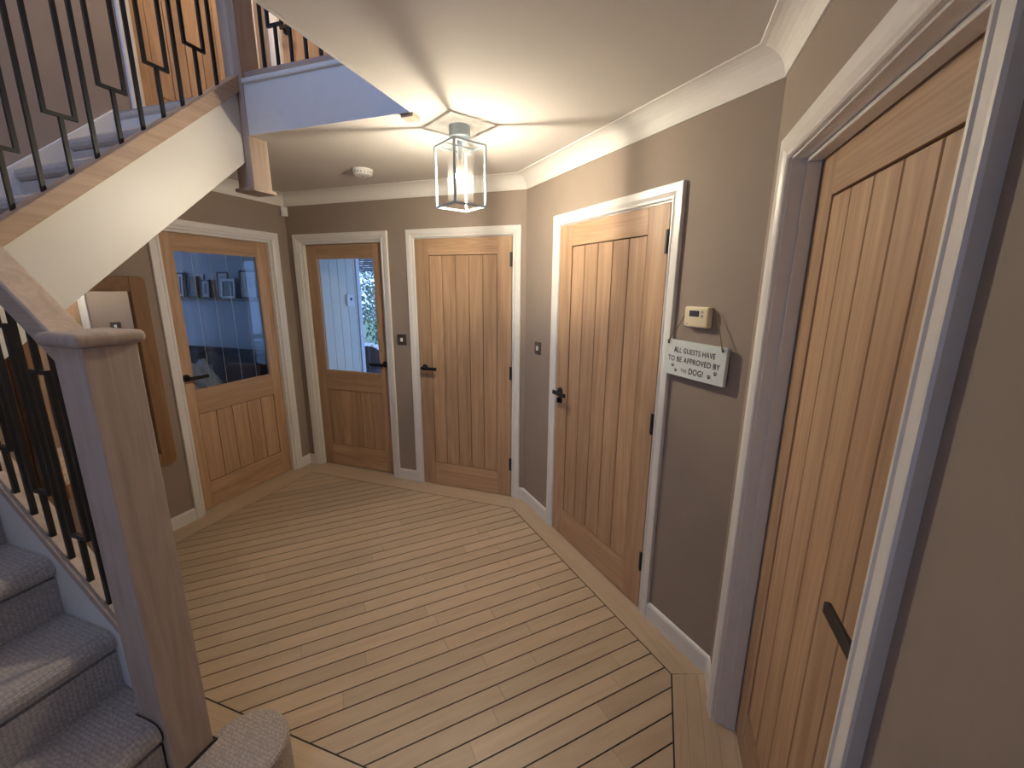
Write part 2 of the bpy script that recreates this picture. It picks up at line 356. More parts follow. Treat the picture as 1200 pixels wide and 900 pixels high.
def lever(parent, x, z, y, sgn, escutcheon=False, length=.125):
    """black lever handle on a round rose; the lever points to sgn*x"""
    r = MB().lathe([(0, .010), (.022, .010), (.0255, .007), (.0255, 0), (0, 0)], 28, (x, y, z), 'y').build('lever_handle', 'black_metal', parent, smooth=False, label='black lever handle')
    MB().cyl((x, y - .008, z), (x, y - .052, z), .0085, n=14).build('neck', 'black_metal', r, smooth=True)
    a, b = sorted((x - sgn * .012, x + sgn * length))
    B(a, b, y - .056, y - .044, z - .0125, z + .0125).build('lever', 'black_metal', r, bevel=.003)
    if escutcheon:
        e = MB().lathe([(0, .007), (.022, .007), (.024, .005), (.024, 0), (0, 0)], 24, (x, y, z - .056), 'y').build('thumb_turn', 'black_metal', parent)
        B(x - .006, x + .006, y - .026, y - .005, z - .072, z - .040).build('turn_bar', 'black_metal', e, bevel=.002)
def door(n, loc, rz, w, d, glazed=False, hand=1, hinges=False, handle_z=1.0, z0=0, turn=False, depth=.10, stile=.112, stop=True, label=None, arch_depth=1.0, H=1.985, botr=.20):
    """oak door in its lining; x along the wall, -y out into the hall; d = set back of the leaf"""
    R = empty('door_%d' % n, loc, rz); struct(R, label, 'door')
    h = w / 2; top = z0 + H + .012
    # lining
    B(-h - LIN, -h, 0, depth, z0, top + LIN).build('jamb', 'white_gloss', R)
    B(h, h + LIN, 0, depth, z0, top + LIN).build('jamb', 'white_gloss', R)
    B(-h, h, 0, depth, top, top + LIN).build('lining_head', 'white_gloss', R)
    if stop and d > .03:
        s0, s1 = d - .038, d - .003
        B(-h, -h + .012, s0, s1, z0, top - .012).build('door_stop', 'white_gloss', R, bevel=.002)
        B(h - .012, h, s0, s1, z0, top - .012).build('door_stop', 'white_gloss', R, bevel=.002)
        B(-h, h, s0, s1, top - .012, top).build('door_stop', 'white_gloss', R, bevel=.002)
    architrave(R, w, top - z0, z0, arch_depth)
    # leaf
    g = .003; a, b = -h + g, h - g; y0, y1 = d, d + .036; zt = top - g; zb = z0 + .006
    pa, pb = a + stile, b - stile
    B(a, pa, y0, y1, zb, zt).build('stile', 'oak_v', R, bevel=.0015); B(pb, b, y0, y1, zb, zt).build('stile', 'oak_v', R, bevel=.0015)
    rt = z0 + 1.876; rb = z0 + botr
    B(pa, pb, y0, y1, rt, zt).build('rail', 'oak_h', R, bevel=.0015); B(pa, pb, y0, y1, zb, rb).build('rail', 'oak_h', R, bevel=.0015)
    bt = rt
    if glazed:
        bt = z0 + .735
        B(pa, pb, y0, y1, bt, z0 + .905).build('rail', 'oak_h', R, bevel=.0015)
        pn = B(pa - .004, pb + .004, d + .014, d + .020, z0 + .90, rt + .004).build('pane', 'pane', R, label='clear glass pane with fine vertical lines')
        for i in range(1, 5):
            x = pa + (pb - pa) * i / 5
            B(x - .0007, x + .0007, d + .0132, d + .014, z0 + .906, rt - .001).build('etched_line', 'etch', pn)
        bead = MB()
        for (p, q, r_, s_) in ((pa, pa + .009, z0 + .905, rt), (pb - .009, pb, z0 + .905, rt), (pa + .009, pb - .009, z0 + .905, z0 + .914), (pa + .009, pb - .009, rt - .009, rt)): bead.box(p, q, d + .004, d + .014, r_, s_)
        bead.build('glazing_bead', 'oak_v', R)
    B(pa, pb, d + .014, d + .022, rb, bt).build('panel_back', 'groove', R)
    nb = 5; gp = .0044; wbd = (pb - pa - gp * (nb + 1)) / nb
    for i in range(nb):
        x = pa + gp + i * (wbd + gp)
        B(x, x + wbd, d + .0035, d + .014, rb + gp, bt - gp).build('board', 'oak_v', R, bevel=.0022, seg=1)
    hx = (a + .052) if hand < 0 else (b - .052)
    lever(R, hx, z0 + handle_z, y0, -hand, turn)
    if hinges:
        ex = b if hand < 0 else a
        for z in (.278, 1.012, 1.835):
            hg = B(ex - .014, ex + .004, y0 - .002, y0 + .003, z0 + z - .05, z0 + z + .05).build('hinge', 'black_metal', R, label='black butt hinge')
            MB().cyl((ex + .001, y0 - .005, z0 + z - .05), (ex + .001, y0 - .005, z0 + z + .05), .0055, n=10).build('knuckle', 'black_metal', hg)
    return R
def dpt(s): return (C34[0] + Q * s, C34[1] - Q * s, 0)
door(1, (X1, D1['c'], 0), RL, D1['w'], .045, True, -1, handle_z=1.01, stile=.098, label='half glazed oak door beside the oak framed mirror', botr=.205)
door(2, (D2['c'], Y3, 0), RB, D2['w'], .045, True, 1, handle_z=1.0, stile=.104, label='half glazed oak door next to a metal switch plate', botr=.205)
door(3, (D3['c'], Y3, 0), RB, D3['w'], -.006, False, -1, True, handle_z=1.01, label='plain oak boarded door with black hinges in the back wall')
door(4, dpt(D4['c']), RD, D4['w'], -.006, False, -1, True, handle_z=.995, turn=True, stile=.125, label='oak boarded door with a thumb turn in the angled wall')
door(5, (X5, D5['c'], 0), RR, D5['w'], .074, False, 1, handle_z=1.04, depth=.14, label='deeply recessed oak boarded door in the right wall', arch_depth=1.15)
door(6, (X1, UA['c'], 0), RL, UA['w'], .04, False, 1, z0=UPF, label='oak boarded door upstairs at the head of the stairs')
door(7, (UBd['c'], Y3, 0), RB, UBd['w'], .04, False, -1, z0=UPF, handle_z=.95, label='oak boarded door upstairs behind the landing balustrade')
# closets behind the closed solid doors
struct(MB().box(-1.9, -.85, 3.10, 3.14, 0, 2.2).build('wall_cupboard', 'wall_paint'), 'wall of the cupboard behind a door', 'wall')

# ------------------------------------------------------------------ swept trims: coving and skirting
def offs(path, i, off):
    """offset point of a polyline to its right-hand side (room side) with a mitre"""
    def nrm(a, b):
        d = (Vector(b) - Vector(a)).normalized(); return Vector((d.y, -d.x))
    p = Vector(path[i])
    if i == 0: return p + nrm(path[0], path[1]) * off
    if i == len(path) - 1: return p + nrm(path[-2], path[-1]) * off
    a, b = nrm(path[i - 1], path[i]), nrm(path[i], path[i + 1]); mm = (a + b).normalized()
    return p + mm * (off / max(.2, mm.dot(a)))
def sweep(path, prof, names, mat, label, cat, smooth=False):
    n = len(prof)
    for i in range(len(path) - 1):
        vs = []
        for j in (i, i + 1):
            for o_, z in prof:
                p = offs(path, j, o_); vs.append((p.x, p.y, z))
        fs = [tuple(range(n)), tuple(range(n, 2 * n))[::-1]] + [(k, (k + 1) % n, n + (k + 1) % n, n + k) for k in range(n)]
        struct(MB().add(vs, fs).build(names[i], mat), label, cat)
cp = .085
cove = [(0, CZ), (0, CZ - cp)] + [(cp + .006 - cp * math.cos(t) * 1.0, CZ - cp * (1 - math.sin(t)) * 1.0) for t in [PI / 2 * q / 8 for q in range(0, 9)]]
cove = [(0, CZ + .002), (0, CZ - cp - .004), (.006, CZ - cp - .004)] + [(.006 + cp * (1 - math.cos(PI / 2 * q / 8)), CZ - cp * (1 - math.sin(PI / 2 * q / 8)) - .004) for q in range(1, 9)] + [(cp + .008, CZ + .002)]
sweep([(X1, 1.90), (X1, Y3), C34, C45, (X5, Y0)], cove, ['trim_1', 'trim_2', 'trim_3', 'trim_4'], 'cove_paint', 'white coving along the hall ceiling', 'coving')
skirt = [(0, 0), (.015, 0), (.015, .078), (.011, .088), (.004, .092), (0, .092)]
AO = .068
def wr_pt(y): return (X5, y)
sweep([(X1, .62), (X1, D1['c'] - D1['w'] / 2 - AO)], skirt, ['baseboard_left'], 'white_gloss', 'white skirting board under the mirror', 'skirting')
sweep([(X1, D1['c'] + D1['w'] / 2 + AO), (X1, Y3), (D2['c'] - D2['w'] / 2 - AO, Y3)], skirt, ['baseboard_corner', 'baseboard_corner_back'], 'white_gloss', 'short white skirting in the corner between the glazed doors', 'skirting')
sweep([(D2['c'] + D2['w'] / 2 + AO, Y3), (D3['c'] - D3['w'] / 2 - AO, Y3)], skirt, ['baseboard_back'], 'white_gloss', 'short white skirting below a metal switch plate', 'skirting')
sweep([(D3['c'] + D3['w'] / 2 + AO, Y3), C34, dpt(D4['c'] - D4['w'] / 2 - AO)[:2]], skirt, ['baseboard_back_end', 'baseboard_angled'], 'white_gloss', 'white skirting turning from the back wall to the angled wall', 'skirting')
sweep([dpt(D4['c'] + D4['w'] / 2 + AO)[:2], C45, (X5, D5['c'] + D5['w'] / 2 + AO)], skirt, ['baseboard_angled_end', 'baseboard_right'], 'white_gloss', 'white skirting below the dog sign', 'skirting')
sweep([(X5, D5['c'] - D5['w'] / 2 - AO), (X5, Y0)], skirt, ['baseboard_right_end'], 'white_gloss', 'white skirting past the recessed door', 'skirting')

# ------------------------------------------------------------------ staircase
ST = tag(empty('staircase', (-1.31, .648, 0)), 'oak and white staircase with carpeted steps and black iron balusters', 'staircase')
bpy.context.view_layer.update()
def sp(mb, name, mat, **k):
    o = mb.build(name, mat, **k); par = k.get('parent')
    o.parent = ST; o.matrix_parent_inverse = ST.matrix_world.inverted(); return o
def ssub(mb, name, mat, par, **k):
    o = mb.build(name, mat, **k); o.parent = par; return o
RIS, GO = .20, .237
def xr(n): return -1.04 - (n - 1) * GO
def step_profile(x0, x1, zb, zt, s=-1):
    """side outline of a carpeted step: nose at x0 (towards +x), back at x1"""
    r = .036; nose = x0 + .014; pts = [(x0, zb)]
    pts.append((x0 + .002, zt - 2.0 * r))
    for q in range(0, 7):
        t = -PI / 2 + PI * q / 6
        pts.append((nose - r + r * math.cos(t), zt - r + r * math.sin(t)))
    pts += [(x1, zt), (x1, zb)]
    return pts
# bottom curtail step with a rounded end
pl = [(-1.32, -.43), (-1.022, -.43), (-1.022, .725)]
for q in range(1, 15):
    t = PI * q / 14; pl.append((-1.152 + .13 * math.cos(t), .725 + .13 * math.sin(t)))
pl += [(-1.282, .70), (-1.32, .70)]
s1 = MB().prism(pl, .0, .2); sp(s1, 'step', 'carpet', bevel=.024, seg=4)
for n in range(2, 6):
    y1 = .583 if n == 2 else .6375
    sp(MB().prism(step_profile(xr(n), xr(n + 1) - .05, (n - 1) * RIS - .02, n * RIS), -.43, y1, 'y'), 'step', 'carpet')
sp(B(-1.53, -1.372, .583, .6375, .36, .3995), 'step_end', 'carpet', bevel=.006)
# winders at the turn
sp(MB().prism([(-3.02, -.43), (-2.225, -.43), (-2.225, .60), (-3.02, .60)], .98, 1.2), 'winder_step', 'carpet', bevel=.02, seg=3)
sp(MB().prism([(-3.02, -.43), (-2.24, .60), (-3.02, .60)], 1.19, 1.4), 'winder_step', 'carpet', bevel=.02, seg=3)
# upper flight
SL = .85
def yj(j): return 1.80 - GO * j
for j in range(1, 6):
    zt = UPF - RIS * j; pr = step_profile(-yj(j), -yj(j - 1) - .03, zt - RIS - .02, zt)
    sp(MB().prism(clip([(-p[0], p[1]) for p in pr], (SL, -1), -(1.590 + .032 - SL)), -3.012, -2.09, 'x'), 'step', 'carpet')
zt = UPF; pr = step_profile(-yj(0), -1.86, zt - RIS - .02, zt)
sp(MB().prism(clip([(-p[0], p[1]) for p in pr], (SL, -1), -(1.590 + .032 - SL)), -3.012, -2.13, 'x'), 'step', 'carpet')
# strings
def zs2(y): return 1.590 + SL * (y - 1.0)            # lower edge of the upper string
sp(MB().prism([(.70, zs2(.70)), (1.785, zs2(1.785)), (1.785, zs2(1.785) + .318), (.70, zs2(.70) + .318)], -2.09, -2.06, 'x'), 'string', 'string_paint', bevel=.002, label='wide white painted string of the upper flight')
sp(MB().prism([(.70, zs2(.70) + .318), (1.785, zs2(1.785) + .318), (1.785, zs2(1.785) + .394), (.70, zs2(.70) + .394)], -2.112, -2.040, 'x'), 'base_rail', 'rail_oak_y', bevel=.004)
sp(MB().prism([(.60, zs2(.60) + .012), (1.80, zs2(1.80) + .012), (1.80, zs2(1.80) + .03), (.60, zs2(.60) + .03)], -3.02, -2.09, 'x'), 'soffit', 'string_paint')
def zw(y): return 2.17 + SL * (y - 1.275)
sp(MB().prism([(.45, zw(.45)), (1.80, zw(1.80)), (1.80, UPF - .02), (1.80, zw(1.80) - .32), (.45, zw(.45) - .32)], -3.034, -3.010, 'x'), 'wall_string', 'white_gloss', bevel=.003)
S1 = .84
def zb1(x): return .775 + S1 * (-1.628 - x)           # near lower edge of the lower base rail
XA, XB = -1.372, -2.03
sp(MB().prism([(XA, zb1(XA)), (XB, zb1(XB)), (XB, zb1(XB) - .42), (XA, zb1(XA) - .42)], .6385, .670, 'y'), 'string', 'string_paint', bevel=.002)
sp(MB().prism([(XA, .0), (XA, zb1(XA) - .40), (XB, zb1(XB) - .40), (XB, .0)], .648, .662, 'y'), 'spandrel_panel', 'string_paint')
sp(MB().prism([(XA, zb1(XA)), (XB, zb1(XB)), (XB, zb1(XB) + .034), (XA, zb1(XA) + .034)], .622, .690, 'y'), 'base_rail', 'rail_oak_x', bevel=.003)
def zh1(x): return 1.496 + .76 * (-1.49 - x)          # near lower edge of the lower handrail
sp(MB().prism([(XA, zh1(XA)), (XB, zh1(XB)), (XB, zh1(XB) + .078), (XA, zh1(XA) + .078)], .614, .690, 'y'), 'handrail', 'rail_oak_x', bevel=.006, seg=3)
# newels
nw = sp(B(-1.370, -1.255, .590, .705, .2, 1.495), 'newel_post', 'newel_oak', bevel=.003)
def cap(par, x0, x1, y0, y1, z):
    o = B(x0, x1, y0, y1, z, z + .034).build('cap', 'newel_oak', bevel=.0155, seg=5)
    o.parent = par
cap(nw, -1.391, -1.236, .569, .722, 1.495)
sp(B(-1.378, -1.247, .583, .713, .1995, .205), 'dark_gap', 'caulk')
nt_ = sp(B(-2.13, -2.03, .59, .70, 0, 2.72), 'newel_post', 'newel_oak', bevel=.003); cap(nt_, -2.15, -2.01, .57, .72, 2.72)
nu = sp(B(-2.128, -2.020, 1.785, 1.895, 2.135, 3.72), 'newel_post', 'newel_oak', bevel=.003); cap(nu, -2.148, -2.0, 1.765, 1.915, 3.72)
sp(B(-2.142, -2.006, 1.771, 1.909, 2.118, 2.137), 'newel_base', 'newel_oak', bevel=.005)
# iron balusters
BT = .0125
def straight(mb, cx, cy, z0, z1): h = BT / 2; return mb.box(cx - h, cx + h, cy - h, cy + h, z0, z1)
def fancy(z0, z1, lo, hi, half, along, slope_lo=0):
    """rectangle of two uprights between a lower and an upper stem; along = 'x' or 'y'"""
    mb = MB(); h = BT / 2
    def bx(a, b, c, d):
        return mb.box(a, b, -h, h, c, d) if along == 'x' else mb.box(-h, h, a, b, c, d)
    bx(-h, h, z0, lo); bx(-h, h, hi, z1)
    bx(-half - h, half + h, lo, lo + BT); bx(-half - h, half + h, hi - BT, hi)
    bx(-half - h, -half + h, lo + BT, hi - BT); bx(half - h, half + h, lo + BT, hi - BT)
    return mb
def put(mesh_obj_cache, key, mbf, loc, first_name='baluster'):
    if key not in mesh_obj_cache:
        o = sp(mbf(), first_name, 'iron'); mesh_obj_cache[key] = o
    else:
        o = mesh_obj_cache[key].copy(); COL.objects.link(o)
    o.location = loc; return o
cache = {}
for i in range(10):                                    # upper flight
    y = 1.695 - i * .0903; zb = zs2(y) + .394
    if y < .73: continue
    if i % 2 == 0: put(cache, 'us', lambda: straight(MB(), 0, 0, -.012, .83), (-2.076, y, zb))
    else: put(cache, 'uf', lambda: fancy(-.012, .83, .185, .62, .043, 'y'), (-2.076, y, zb))
for i in range(8):                                     # lower flight
    x = -1.496 - i * .0718; zb = zb1(x) + .030
    if i % 2 == 1: put(cache, 'lf', lambda: fancy(-.012, .842, .150, .66, .036, 'x'), (x, .642, zb))
    else: put(cache, 'ls', lambda: straight(MB(), 0, 0, -.012, .842), (x, .642, zb))
for i in range(7):                                     # fillets between the balusters
    x = -1.496 - i * .0718; a, b = x + .006, x + .0655
    sp(MB().prism([(a, zb1(a) + .033), (b, zb1(b) + .033), (b, zb1(b) + .043), (a, zb1(a) + .043)], .632, .652, 'y'), 'fillet', 'rail_oak_x')
def zh2(y): return zs2(y) + .394 + .82
sp(MB().prism([(.70, zh2(.70)), (1.785, zh2(1.785)), (1.785, zh2(1.785) + .075), (.70, zh2(.70) + .075)], -2.112, -2.040, 'x'), 'handrail', 'rail_oak_y', bevel=.006)

# landing edge and its balustrade
LB = tag(empty('landing_balustrade', (-1.55, 1.84, UPF)), 'black iron balustrade above the white landing fascia', 'balustrade')
bpy.context.view_layer.update()
def lbp(mb, name, mat, **k):
    o = mb.build(name, mat, **k); o.parent = LB; o.matrix_parent_inverse = LB.matrix_world.inverted(); return o
lbp(B(-2.006, -1.08, 1.779, 1.792, CZ - .004, 2.602), 'fascia', 'white_gloss')
lbp(B(-2.006, -1.078, 1.766, 1.80, 2.602, 2.624), 'nosing', 'white_gloss', bevel=.006, seg=3)
lbp(B(-2.02, -1.08, 1.804, 1.876, 2.60, 2.668), 'base_rail', 'rail_oak_x', bevel=.003)
lbp(B(-2.02, -1.08, 1.804, 1.876, 3.50, 3.57), 'handrail', 'rail_oak_x', bevel=.006)
lc = {}
for i in range(10):
    x = -1.921 + i * .0865
    key = 's' if i % 2 == 0 else 'f'
    if key not in lc: lc[key] = lbp(straight(MB(), 0, 0, -.01, .84) if key == 's' else fancy(-.01, .84, .180, .66, .042, 'x'), 'baluster', 'iron'); o = lc[key]
    else: o = lc[key].copy(); COL.objects.link(o)
    o.location = (x, 1.84, 2.668)
lbp(B(-1.135, -1.072, 1.788, 1.85, CZ - .018, 3.70), 'newel_post', 'newel_oak', bevel=.003)
struct(B(-1.08, -1.066, Y0, 1.78, CZ - .004, UPF + .02).build('trim_5', 'white_gloss'), 'white edge of the stairwell opening', 'trim')

# ------------------------------------------------------------------ lantern
LN = tag(empty('ceiling_lantern', (-.954, 2.006, CZ)), 'grey metal box lantern with clear glass on the ceiling', 'ceiling lamp')
LN.rotation_euler = (0, 0, -1.347 - PI / 4)
ZT, ZB = 2.295 - CZ, 2.023 - CZ; LH = .122 * Q; bw = .0045
MB().lathe([(0, 0), (.050, 0), (.0505, -.004), (.0505, -.046), (.046, -.050), (0, -.050)], 32).build('canopy', 'lantern_metal', LN)
MB().cyl((0, 0, -.05), (0, 0, ZT - .005), .012, n=16).build('stem', 'lantern_metal', LN, smooth=True)
for sx in (-1, 1):
    for sy in (-1, 1): B(sx * LH - bw, sx * LH + bw, sy * LH - bw, sy * LH + bw, ZB, ZT).build('post', 'lantern_metal', LN)
for z in (ZT, ZB):
    for s in (-1, 1):
        B(-LH, LH, s * LH - bw, s * LH + bw, z - bw, z + bw).build('frame_bar', 'lantern_metal', LN)
        B(s * LH - bw, s * LH + bw, -LH, LH, z - bw, z + bw).build('frame_bar', 'lantern_metal', LN)
B(-LH, LH, -.003, .003, ZT - .003, ZT + .003).build('cross_bar', 'lantern_metal', LN)
for s in (-1, 1):
    B(-LH + bw, LH - bw, s * LH - .001, s * LH + .001, ZB + bw, ZT - bw).build('pane', 'clear_glass', LN)
    B(s * LH - .001, s * LH + .001, -LH + bw, LH - bw, ZB + bw, ZT - bw).build('pane', 'clear_glass', LN)
MB().lathe([(.062, ZB + .022), (.062, ZT - .022)], 32).build('glass_cylinder', 'opal_glass', LN, smooth=True)
MB().lathe([(.018, ZT - .006), (.062, ZT - .020), (.062, ZT - .024), (.018, ZT - .012)], 32).build('gallery_ring', 'clear_glass', LN)
MB().lathe([(0, ZT - .004), (.012, ZT - .004), (.012, ZT - .062), (.0, ZT - .062)], 20).build('lamp_holder', 'white_plastic', LN, smooth=False)
bl = [(0, ZT - .060), (.011, ZT - .062), (.012, ZT - .075)] + [((.012) + .010 * math.sin(PI * .5 * min(1, q / 4)) if q < 5 else .022 * math.cos(PI / 2 * (q - 4) / 6), ZT - .075 - .012 * q) for q in range(1, 11)]
bl[-1] = (0, bl[-1][1])
MB().lathe(bl, 20).build('light_bulb', 'bulb', LN, smooth=True)

# smoke alarm, motion sensor
sm = tag(empty('smoke_alarm', (-1.885, 2.49, CZ)), 'round white smoke alarm on the ceiling', 'smoke alarm')
MB().lathe([(0, 0), (.066, 0), (.066, -.010), (.062, -.012)], 36).build('base', 'white_plastic', sm)
MB().lathe([(.060, -.012), (.062, -.016), (.060, -.030), (.048, -.037), (0, -.037)], 36).build('cover', 'white_plastic', sm)
MB().lathe([(0, -.0371), (.009, -.0371), (.009, -.040), (0, -.040)], 16).build('test_button', 'grey_button', sm)
for i in range(18):
    t = 2 * PI * i / 18; x, y_ = .0615 * math.cos(t), .0615 * math.sin(t)
    MB().box(-.0012, .0012, -.006, .006, -.027, -.018).build('vent_slot', 'grey_button', sm, (x, y_, 0), (0, 0, t))
ms = tag(empty('motion_sensor', (X1 + .027, Y3 - .027, 2.283), PI / 4), 'small white motion sensor high in the corner', 'motion sensor')
MB().prism([(-.022, 0), (.022, 0), (.026, .028), (-.026, .028)], -.072, .0).build('body', 'white_plastic', ms, bevel=.004, loc=(0, -.014, 0), rot=(0, 0, 0))
MB().lathe([(0, .006), (.014, .003), (.018, 0)], 20, (0, -.014, -.046), 'y').build('lens', 'white_plastic', ms, smooth=True)

# light switches
def switch(loc, rz, label):
    s = tag(empty('light_switch', loc, rz), label, 'light switch', 'metal light switches')
    B(-.043, .043, -.006, 0, -.043, .043).build('plate', 'switch_metal', s, bevel=.0025)
    B(-.011, .011, -.0105, -.006, -.015, .015).build('rocker', 'white_plastic', s, bevel=.0015)
    for sx in (-1, 1): MB().lathe([(0, .0012), (.003, .0012), (.0035, 0)], 10, (sx * .031, -.006, 0), 'y').build('screw', 'chrome', s)
switch((-1.951, Y3, 1.224), RB, 'brushed metal light switch between two doors of the back wall')
switch((*dpt(.194)[:2], 1.232), RD, 'brushed metal light switch beside the door of the angled wall')

# thermostat and the hanging sign
th = tag(empty('thermostat', (*dpt(1.512)[:2], 1.527), RD), 'cream wall thermostat above the hanging dog sign', 'thermostat')
B(-.058, .058, -.030, 0, -.041, .041).build('body', 'cream_plastic', th, bevel=.007, seg=3)
B(-.031, .017, -.0312, -.029, .002, .026).build('display', 'lcd', th, bevel=.001)
for z in (.020, .004): B(.026, .036, -.0315, -.029, z - .004, z + .006).build('button', 'grey_button', th, bevel=.002)
B(-.046, -.032, -.0305, -.029, -.030, -.027).build('logo_mark', 'grey_button', th)
SG = tag(empty('hanging_sign', (*dpt(1.520)[:2], 1.349), RD), 'white wooden sign with dog message hanging from the thermostat on twine', 'sign')
SG.rotation_euler = (0, math.radians(1.2), RD)
B(-.151, .151, -.030, -.012, -.075, .075).build('sign_board', 'sign_paint', SG, bevel=.0015)
def text(body, x, z, size, sx, par, bold=0, y=-.0306):
    cu = bpy.data.curves.new('lettering', 'FONT'); cu.body = body; cu.size = size; cu.align_x = 'CENTER'; cu.extrude = .0002; cu.offset = bold; cu.space_character = 1.08
    o = bpy.data.objects.new('tmp', cu); COL.objects.link(o)
    dg = bpy.context.evaluated_depsgraph_get(); me = bpy.data.meshes.new_from_object(o.evaluated_get(dg)); bpy.data.objects.remove(o)
    me.transform(Matrix.Diagonal((sx, 1, 1, 1))); me.materials.clear(); me.materials.append(MAT['ink'])
    t = bpy.data.objects.new('lettering', me); COL.objects.link(t); t.parent = par; t.location = (x, y, z); t.rotation_euler = (PI / 2, 0, 0); t['label'] = 'lettering reading ' + body
    return t
text('ALL GUESTS HAVE', .002, .025, .031, .76, SG, .0002); text('TO BE APPROVED BY', 0, -.014, .032, .80, SG, .0002)
text('THE', -.040, -.054, .019, .85, SG); text('DOG!', .022, -.056, .034, .80, SG, .0005)
def paw(x, z, s, a):
    mb = MB()
    def disc(cx, cz, rx, rz):
        c, sn = math.cos(a), math.sin(a); n = 14; vs = []
        for i in range(n):
            t = 2 * PI * i / n; px, pz = cx + rx * math.cos(t), cz + rz * math.sin(t)
            vs.append((x + s * (px * c - pz * sn), -.0306, z + s * (px * sn + pz * c)))
        mb.add(vs + [(v[0], -.0300, v[2]) for v in vs], [tuple(range(n))] + [(i, (i + 1) % n, n + (i + 1) % n, n + i) for i in range(n)])
    disc(0, -.25, .55, .45)
    for px, pz in ((-.72, .25), (-.28, .72), (.28, .72), (.72, .25)): disc(px, pz, .22, .30)
    mb.build('paw_print', 'ink', SG)
paw(-.100, -.034, .0085, -.2); paw(-.082, -.053, .0085, .3); paw(.085, -.050, .0095, -.3); paw(.112, -.032, .0095, -.2)
for s in (-1, 1):
    xh = s * .133
    MB().tube([(xh, -.034, .060), (xh - s * .006, -.033, .078), (xh - s * .055 - .004, -.012, .178 if s < 0 else .196), (s * .052 - .008, -.004, .200 if s < 0 else .215)], .0022, 6).build('twine', 'twine', SG, smooth=True)
    MB().lathe([(0, .0015), (.004, .0015), (.004, 0)], 12, (xh, -.030, .060), 'y').build('twine_hole', 'ink', SG)
    MB().tube([(xh, -.033, .060), (xh, -.035, .068), (xh - s * .003, -.033, .076)], .003, 6).build('knot', 'twine', SG, smooth=True)

# ------------------------------------------------------------------ mirror on the left wall
MR = tag(empty('wall_mirror', (X1, 1.465, .478), RL), 'tall mirror with wide rounded oak frame under the stairs', 'mirror')
mw, mh, fw = .655, 1.215, .088
def rrect(x0, x1, z0, z1, r, n=6):
    p = []
    for cx, cz, t0 in ((x1 - r, z1 - r, 0), (x0 + r, z1 - r, PI / 2), (x0 + r, z0 + r, PI), (x1 - r, z0 + r, 1.5 * PI)):
        for i in range(n + 1): t = t0 + PI / 2 * i / n; p.append((cx + r * math.cos(t), cz + r * math.sin(t)))
    return p
out_ = rrect(-mw / 2, mw / 2, 0, mh, .035)
def clipz(poly, n, c): return clip(poly, n, c)
for nm, x0, x1 in (('frame_stile', -mw / 2 - .01, -mw / 2 + fw), ('frame_stile', mw / 2 - fw, mw / 2 + .01)):
    p = clip(clip(out_, (1, 0), x1), (-1, 0), -x0); MB().prism(p, -.030, 0, 'y').build(nm, 'mirror_oak', MR, bevel=.004)
for nm, z0, z1 in (('frame_rail', 0, fw), ('frame_rail', mh - fw, mh)):
    MB().prism([(-mw / 2 + fw, z0), (mw / 2 - fw, z0), (mw / 2 - fw, z1), (-mw / 2 + fw, z1)], -.030, 0, 'y').build(nm, 'mirror_oak_h', MR, bevel=.004)
B(-mw / 2 + fw - .002, mw / 2 - fw + .002, -.012, -.006, fw - .002, mh - fw + .002).build('mirror_glass', 'mirror', MR)

# ------------------------------------------------------------------ front entrance and windows (behind the camera)
fd = struct(empty('door_8', ((FD[0] + FD[1]) / 2, Y0, 0), PI), 'grey front door', 'door'); w2 = (FD[1] - FD[0]) / 2
B(-w2 + .05, w2 - .05, .03, .08, .01, FD[3] - .05).build('leaf', 'grey_door', fd, bevel=.002)
for x0, x1 in ((-w2, -w2 + .05), (w2 - .05, w2)): B(x0, x1, 0, .09, 0, FD[3]).build('jamb', 'upvc', fd)
B(-w2 + .05, w2 - .05, 0, .09, FD[3] - .05, FD[3]).build('frame_head', 'upvc', fd)
B(-.13, .13, .022, .032, .85, .91).build('letter_plate', 'chrome', fd, bevel=.004)
def window(n, cx, y, hw, z0, z1, rz, label, mull=1, x=None):
    R = struct(empty('window_%d' % n, (cx, y, 0), rz), label, 'window'); f = .055
    for a, b in ((-hw, -hw + f), (hw - f, hw)): B(a, b, -.03, .03, z0, z1).build('frame', 'upvc', R)
    B(-hw + f, hw - f, -.03, .03, z0, z0 + f).build('frame', 'upvc', R); B(-hw + f, hw - f, -.03, .03, z1 - f, z1).build('frame', 'upvc', R)
    xs = [-hw + f + (2 * hw - 2 * f) * i / mull for i in range(mull + 1)]
    for i in range(mull):
        if i: B(xs[i] - .025, xs[i] + .025, -.03, .03, z0 + f, z1 - f).build('mullion', 'upvc', R)
        B(xs[i] + .003, xs[i + 1] - .003, -.003, .003, z0 + f, z1 - f).build('pane', 'window_glass', R)
    return R
window(1, (WIN[0] + WIN[1]) / 2, Y0 - .05, (WIN[1] - WIN[0]) / 2, WIN[2], WIN[3], 0, 'white framed window above the stairwell', 2)
window(2, (SIDE[0] + SIDE[1]) / 2, Y0 - .05, (SIDE[1] - SIDE[0]) / 2, SIDE[2], SIDE[3], 0, 'narrow glazed sidelight by the front door')
ul = tag(empty('globe_lamp', (-2.35, 2.30, UPC)), 'globe ceiling lamp over the upper landing', 'ceiling lamp')
MB().cyl((0, 0, -.001), (0, 0, -.05), .05, n=24).build('canopy', 'white_plastic', ul)
MB().lathe([(0.0001, -.24)] + [(.095 * math.sin(t), -.145 - .095 * math.cos(t)) for t in [PI * q / 14 for q in range(1, 14)]] + [(0.0001, -.05)], 24).build('globe_shade', 'globe', ul, smooth=True)

